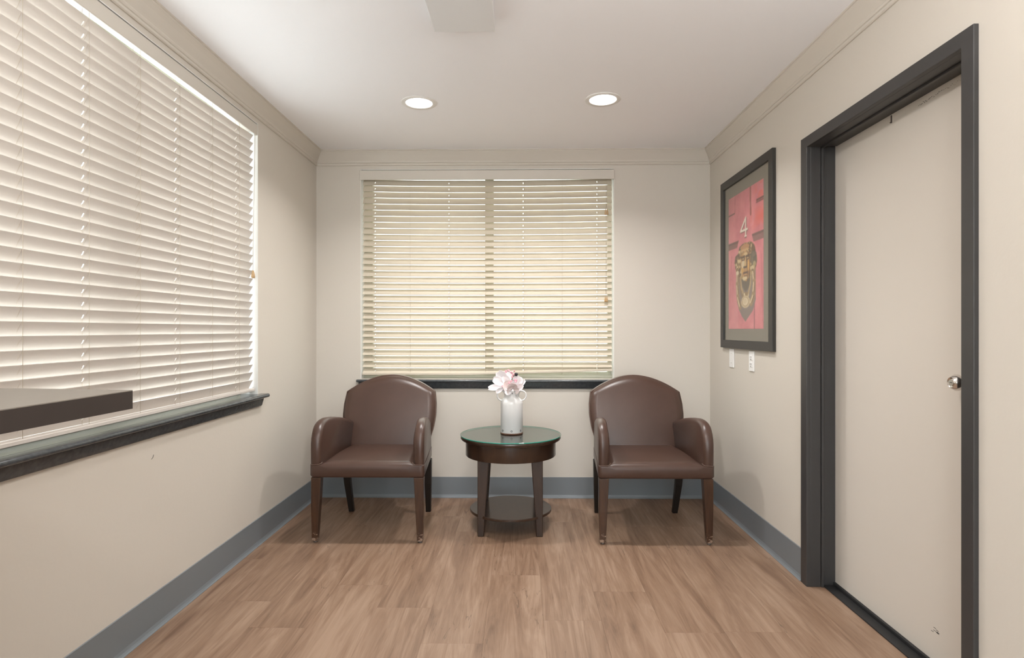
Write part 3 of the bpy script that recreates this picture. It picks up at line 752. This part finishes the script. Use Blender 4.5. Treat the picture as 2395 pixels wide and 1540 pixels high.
# magnolia spray
fwr = empty('magnolia_flowers', (VX, VY, VZ + .258), 'white and pale pink artificial magnolia blooms with pink blossom, standing in the can', 'flowers')
def petal(base, tip, W, twist, cup, m, curl=.0, name='petal'):
    base, tip = Vector(base), Vector(tip); ax = tip - base; L_ = ax.length; ax.normalize()
    sd = ax.cross(Vector((0, -1, 0))).normalized(); q = Matrix.Rotation(R(twist), 3, ax); sd = q @ sd; nm = sd.cross(ax).normalized()
    bm = bmesh.new(); N = 9; G = []; ph = rs.random() * 6
    for i in range(N + 1):
        u = i / N; wdt = W * .68 * (math.sin(math.pi * (.07 + .86 * u ** .9))) ** .6 * (.55 + .6 * u if u < .75 else 1.0)
        row = []
        for k in range(-3, 4):
            t_ = k / 3; notch = -.05 * L_ * (1 - abs(t_)) * (u > .95)
            row.append(bm.verts.new(base + ax * (L_ * u + notch) + sd * (wdt * t_) + nm * (cup * wdt * (t_ * t_) + curl * L_ * u * u + .0022 * math.sin(5 * u + 4 * t_ + ph))))
        G.append(row)
    for A, B in zip(G[:-1], G[1:]):
        for i in range(len(A) - 1): bm.faces.new((A[i], A[i + 1], B[i + 1], B[i]))
    o = from_bm(name, bm, m, fwr, smooth=True)
    s_ = o.modifiers.new('thickness', 'SOLIDIFY'); s_.thickness = .001
    o.modifiers.new('smooth', 'SUBSURF').render_levels = 1
    return o
rs = random.Random(21)
P_, K_ = M['petal'], M['petalblush']
for b_, t_, W, tw, cup, mm, cl in (
    ((-.045, -.030, .026), (-.142, -.050, .014), .034, 25, .4, P_, .05),
    ((-.050, -.030, .020), (-.100, -.060, -.004), .026, -20, .5, P_, .1),
    ((-.030, -.015, .040), (-.116, -.030, .070), .048, 15, .4, P_, .1),
    ((-.025, -.005, .045), (-.084, -.020, .118), .056, -10, .35, P_, .05),
    ((-.020, .005, .045), (-.030, .010, .118), .050, 0, .3, P_, .05),
    ((-.010, -.010, .040), (-.058, -.045, .086), .044, 20, .5, P_, .0),
    ((.000, -.030, .020), (-.050, -.070, .046), .060, 10, .35, K_, .0),
    ((.004, -.035, .012), (-.022, -.085, .036), .060, 0, .4, K_, .1),
    ((.010, -.030, .016), (.012, -.075, .058), .050, -8, .5, K_, .1),
    ((.012, -.015, .010), (.052, -.035, .090), .060, -10, .4, P_, .05),
    ((.016, -.015, .012), (.030, -.008, .076), .046, 30, .4, P_, .0),
    ((.026, -.020, .004), (.089, -.045, .066), .030, -30, .5, P_, .12),
    ((.022, -.024, .002), (.074, -.060, .040), .036, -15, .5, P_, .1),
    ((.012, -.035, .004), (.050, -.075, .014), .040, 0, .5, K_, .1),
    ((-.002, -.040, .006), (-.042, -.078, -.014), .034, 10, .4, P_, .1),
    ((-.020, -.020, .020), (-.020, -.070, .008), .050, 0, .4, K_, .0),
    ((-.020, .000, .020), (-.060, -.010, .040), .060, 0, .3, K_, .0),
    ((.010, .000, .010), (.020, .010, .050), .060, 0, .3, K_, .0)):
    petal(b_, t_, W, tw, cup, mm, cl)
rs = random.Random(11)
bm = bmesh.new()
stem_pts = [(-.012, -.048, .030), (-.006, -.052, .055), (.004, -.05, .075), (.010, -.045, .095), (-.005, -.042, .112), (-.028, -.04, .120)]
tube(bm, stem_pts, .0016, 5); tube(bm, [(.002, -.05, .07), (.018, -.052, .062), (.024, -.05, .06)], .0014, 5); tube(bm, [(.006, -.048, .088), (.018, -.046, .092)], .0014, 5)
from_bm('stem', bm, M['stem'], fwr)
for c, r_ in (((.024, -.054, .064), .013), ((-.014, -.056, .052), .010), ((-.034, -.044, .118), .010), ((-.018, -.046, .124), .009), ((.000, -.046, .112), .010), ((.010, -.05, .100), .009),
              ((-.002, -.055, .062), .008), ((.016, -.048, .120), .007), ((-.052, -.05, .030), .009), ((-.030, -.056, .044), .007), ((.004, -.05, .086), .008)):
    bm = bmesh.new()
    r_ *= .72
    for k in range(5):
        a = 2 * math.pi * k / 5 + rs.random()
        m_ = Matrix.Translation((c[0] + r_ * .6 * math.cos(a), c[1] + rs.uniform(-.002, .002), c[2] + r_ * .6 * math.sin(a))) @ Matrix.Rotation(rs.uniform(-.6, .6), 4, 'Z') @ Matrix.Diagonal((r_ * .62, r_ * .3, r_ * .62, 1))
        bmesh.ops.create_icosphere(bm, subdivisions=2, radius=1, matrix=m_)
    from_bm('blossom', bm, M['petalpink'], fwr, smooth=True)
bm = bmesh.new(); lathe(bm, [(0, -.010), (.006, -.009), (.0105, -.002), (.0105, .005), (.007, .009), (0, .010)], n=10)
for v in bm.verts: v.co += v.co.normalized() * rs.uniform(-.001, .0015)
o = from_bm('seed_head', bm, M['centre'], fwr); o.location = (.027, -.046, .100); o['label'] = 'small black seed head'
for (bx, dx) in ((-.012, -.01), (.012, .01), (0, 0)):
    bm = bmesh.new(); tube(bm, [(bx, -.006, -.24), (bx + dx, -.008, -.05), (bx + dx * 1.5, -.02, .02)], .002, 5); from_bm('stem', bm, M['stem'], fwr)

# ------------------------------------------------------------------ armchairs
def make_chair(loc, label):
    r = empty('armchair', loc, label, 'armchair', group='brown leather armchairs')
    # local: x across, y away from the camera with 0 at the seat front, z up
    HW = .316; 
    # upholstered seat: one lofted skin, crowned between the arms and flat under them
    bm = bmesh.new()
    def hwid(y): return HW - .040 * max(0, (y - .05) / .5)
    cols = []
    NX_ = 44
    for i in range(NX_ + 1):
        u = -1 + 2 * i / NX_; u = math.copysign(abs(u) ** .85, u); ax = abs(u) * HW
        k = 1 - min(1, max(0, (ax - .222) / .040)); k = k * k * (3 - 2 * k)
        e = max(0, (ax - (HW - .010)) / .010); eb = .010 * (1 - math.sqrt(max(0, 1 - e * e)))
        ztop_ = .434 + .016 * k; rf = .008 + .030 * k; P = []
        P += [(.55 - eb, .364 + eb), (.02, .360 + eb), (.012 + eb, .3615 + eb), (.004 + eb, .366 + eb), (.0 + eb, .374)]
        z0 = ztop_ - rf
        P.append((eb - .003 * k, (.374 + z0) / 2)); 
        for q in range(7):
            a_ = math.pi / 2 * q / 6; P.append((eb - .003 * k + (rf * 1.25) * (1 - math.cos(a_)), z0 + rf * math.sin(a_)))
        for q in (.10, .18, .27, .36, .45, .52): P.append((q, ztop_ + .012 * k * math.sin(math.pi * q / .56)))
        P.append((.55 - eb, .425))
        cols.append([bm.verts.new((u * hwid(max(0, y)), y, z)) for y, z in P])
    for a, b in zip(cols[:-1], cols[1:]):
        for i in range(len(a)): bm.faces.new((a[i], a[(i + 1) % len(a)], b[(i + 1) % len(a)], b[i]))
    bm.faces.new(cols[0]); bm.faces.new(cols[-1][::-1])
    from_bm('seat', bm, M['leather'], r, auto=60)
    # backrest: arched shell
    bm = bmesh.new(); N, K = 24, 20
    def halfw(z):      # widest at elbow height, narrower at top corners and seat
        pts = [(.38, .245), (.46, .262), (.55, .288), (.63, .299), (.70, .298), (.776, .287), (.90, .287)]
        for (a, wa), (b, wb) in zip(pts[:-1], pts[1:]):
            if z <= b: return wa + (wb - wa) * max(0, (z - a)) / (b - a)
        return pts[-1][1]
    def surf(side):
        G = []
        for j in range(K + 1):
            row = []
            for i in range(N + 1):
                u = -1 + 2 * i / N; t = j / K
                top = .776 + .106 * (1 - abs(u) ** 1.9)
                z = .385 + (top - .385) * t
                w_ = halfw(min(z, .776) if t < 1 else .776) if t < 1 else .287
                w_ = halfw(min(z, .776))
                x = u * w_
                e = min(1 - abs(u), (1 - t) * 1.2 , 1)
                e = min(1, e / .10); e = math.sqrt(max(0, 1 - (1 - e) ** 2))
                yc = .485 + .155 * ((z - .385) / .5) ** 1.15 - .018 * (1 - u * u) * 0
                if side == 0: y = yc - .022 * e - .018 * (1 - u * u) * math.sin(math.pi * min(1, t * .95 + .05)) 
                else: y = yc + .052 + .014 * e
                row.append(bm.verts.new((x, y, z)))
            G.append(row)
        return G
    F, Bk = surf(0), surf(1)
    for G in (F, Bk):
        for a, b in zip(G[:-1], G[1:]):
            for i in range(N): bm.faces.new((a[i], a[i + 1], b[i + 1], b[i]))
    def rim(G): return [G[j][0] for j in range(K + 1)] + [G[K][i] for i in range(1, N + 1)] + [G[j][N] for j in range(K - 1, -1, -1)] + [G[0][i] for i in range(N - 1, 0, -1)]
    a, b = rim(F), rim(Bk)
    for i in range(len(a)): bm.faces.new((a[i], a[(i + 1) % len(a)], b[(i + 1) % len(a)], b[i]))
    wp = [v.co.copy() for v in [F[j][0] for j in range(4, K + 1)] + [F[K][i] for i in range(1, N + 1)] + [F[j][N] for j in range(K - 1, 3, -1)]]
    bk = from_bm('backrest', bm, M['leather'], r, auto=50)
    bm = bmesh.new(); tube(bm, [p + Vector((0, .0015, 0)) for p in wp], .0028, 6)
    from_bm('piping', bm, M['leather_worn'], bk)
    # arms
    prof = [(.000, .436), (-.004, .470), (-.006, .510), (-.005, .550), (.001, .580), (.012, .606), (.028, .629), (.048, .648), (.074, .662), (.105, .670), (.140, .673),
            (.180, .671), (.230, .666), (.290, .657), (.350, .646), (.410, .633), (.465, .618), (.515, .602), (.515, .436)]
    for s in (-1, 1):
        bm = bmesh.new(); rings = []; n = len(prof)
        def inw(i):
            if i in (0, n - 1): return (0, 0)
            (y0_, z0_), (y1_, z1_) = prof[i - 1], prof[min(i + 1, n - 2)]
            dy, dz = y1_ - y0_, z1_ - z0_; l_ = math.hypot(dy, dz); return (dz / l_, -dy / l_)
        for ins, dx in ((.024, 0.0), (.012, .002), (.005, .007), (.001, .014), (0, .024), (.0005, .034), (.004, .044), (.010, .051), (.022, .055)):
            row = []
            for i, (y, z) in enumerate(prof):
                ny, nz_ = inw(i); yy = y + ny * ins; zz = z + nz_ * ins
                if i == 0: yy = prof[0][0] + ins * .8
                puff = .006 * math.sin(math.pi * min(1, max(0, (z - .436) / .23))) if dx > .04 else 0
                row.append(bm.verts.new((s * (hwid(max(0, y)) - .001 - dx - puff), yy, zz)))
            rings.append(row)
        for A, B in zip(rings[:-1], rings[1:]):
            for i in range(n): bm.faces.new((A[i], A[(i + 1) % n], B[(i + 1) % n], B[i]))
        bm.faces.new(rings[0]); bm.faces.new(rings[-1][::-1])
        ar = from_bm('armrest', bm, M['leather'], r, auto=75)
        bm = bmesh.new()
        pth = [Vector((s * (hwid(0) - .003), -.0010, .4350)), Vector((s * (hwid(0) - .026), -.0022, .4350)), Vector((s * (hwid(0) - .050), -.0022, .4362)), Vector((s * (hwid(0) - .062), .002, .4420)), Vector((s * (hwid(0) - .066), .012, .4475))]
        tube(bm, pth, .0014, 5); from_bm('seam', bm, M['seam'], ar)
    # legs
    for s in (-1, 1):
        bm = bmesh.new(); rings = []
        for z, a, b_ in ((.362, .054, .050), (.20, .046, .044), (.010, .032, .032)):
            xo = s * (HW - .004 - (0.0 if z > .1 else .004)); rings.append([bm.verts.new((xo - s * u * a, .006 + v * b_, z)) for u, v in ((0, 0), (1, 0), (1, 1), (0, 1))])
        for A, B in zip(rings[:-1], rings[1:]):
            for i in range(4): bm.faces.new((A[i], A[(i + 1) % 4], B[(i + 1) % 4], B[i]))
        bm.faces.new(rings[0]); bm.faces.new(rings[-1])
        lg = from_bm('leg', bm, M['walnut_leg'], r, bevel=.0025)
        c = Vector((s * (HW - .008 - .016), .022, 0))
        bm = bmesh.new(); lathe(bm, [(0, 0), (.011, 0), (.012, .003), (.010, .011), (0, .011)], c.x, c.y, n=14); from_bm('glide', bm, M['glide'], lg)
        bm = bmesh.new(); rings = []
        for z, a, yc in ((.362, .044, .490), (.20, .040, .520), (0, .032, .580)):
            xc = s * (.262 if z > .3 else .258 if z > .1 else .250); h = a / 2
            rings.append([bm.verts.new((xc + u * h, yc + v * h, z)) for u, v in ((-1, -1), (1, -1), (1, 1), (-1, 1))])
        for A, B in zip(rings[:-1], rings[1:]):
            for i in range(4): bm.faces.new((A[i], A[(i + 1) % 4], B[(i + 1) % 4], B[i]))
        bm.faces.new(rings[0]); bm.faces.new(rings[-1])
        from_bm('leg', bm, M['shaded_leg'], r, bevel=.0025)
    return r
# front legs carry pale scuffs at the foot
def leg_mat():
    m = M['walnut'].copy(); m.name = 'dark_walnut_scuffed'; nt = m.node_tree; b = nt.nodes['Principled BSDF']
    src = b.inputs['Base Color'].links[0].from_socket
    tc = node(nt, 'ShaderNodeTexCoord'); sp = node(nt, 'ShaderNodeSeparateXYZ'); nt.links.new(tc.outputs['Object'], sp.inputs[0])
    mr = node(nt, 'ShaderNodeMapRange'); nt.links.new(sp.outputs['Z'], mr.inputs['Value']); mr.inputs['From Min'].default_value = .015; mr.inputs['From Max'].default_value = .085; mr.inputs['To Min'].default_value = .22; mr.inputs['To Max'].default_value = -.12
    nz = node(nt, 'ShaderNodeTexNoise', Scale=90.0, Detail=4.0); nt.links.new(tc.outputs['Object'], nz.inputs['Vector'])
    ad = node(nt, 'ShaderNodeMath', operation='ADD'); nt.links.new(mr.outputs[0], ad.inputs[0]); nt.links.new(nz.outputs['Fac'], ad.inputs[1])
    gt = node(nt, 'ShaderNodeMapRange'); nt.links.new(ad.outputs[0], gt.inputs['Value']); gt.inputs['From Min'].default_value = .62; gt.inputs['From Max'].default_value = .70
    mx = node(nt, 'ShaderNodeMix', data_type='RGBA'); nt.links.new(gt.outputs[0], mx.inputs[0]); nt.links.new(src, mx.inputs[6]); mx.inputs[7].default_value = (.28, .20, .15, 1)
    nt.links.new(mx.outputs[2], b.inputs['Base Color']); return m
M['walnut_leg'] = leg_mat()
c1 = make_chair((-.847, 3.220, 0), 'brown leather armchair on the left, beside the left wall')
c2 = dup(c1, (.745, 3.214, 0), 'brown leather armchair on the right, below the outlets and picture')

# ------------------------------------------------------------------ outdoors
o = boxo('ground', (-30, 30, -30, 40, -.5, -.2), M['ground']); struct(o)
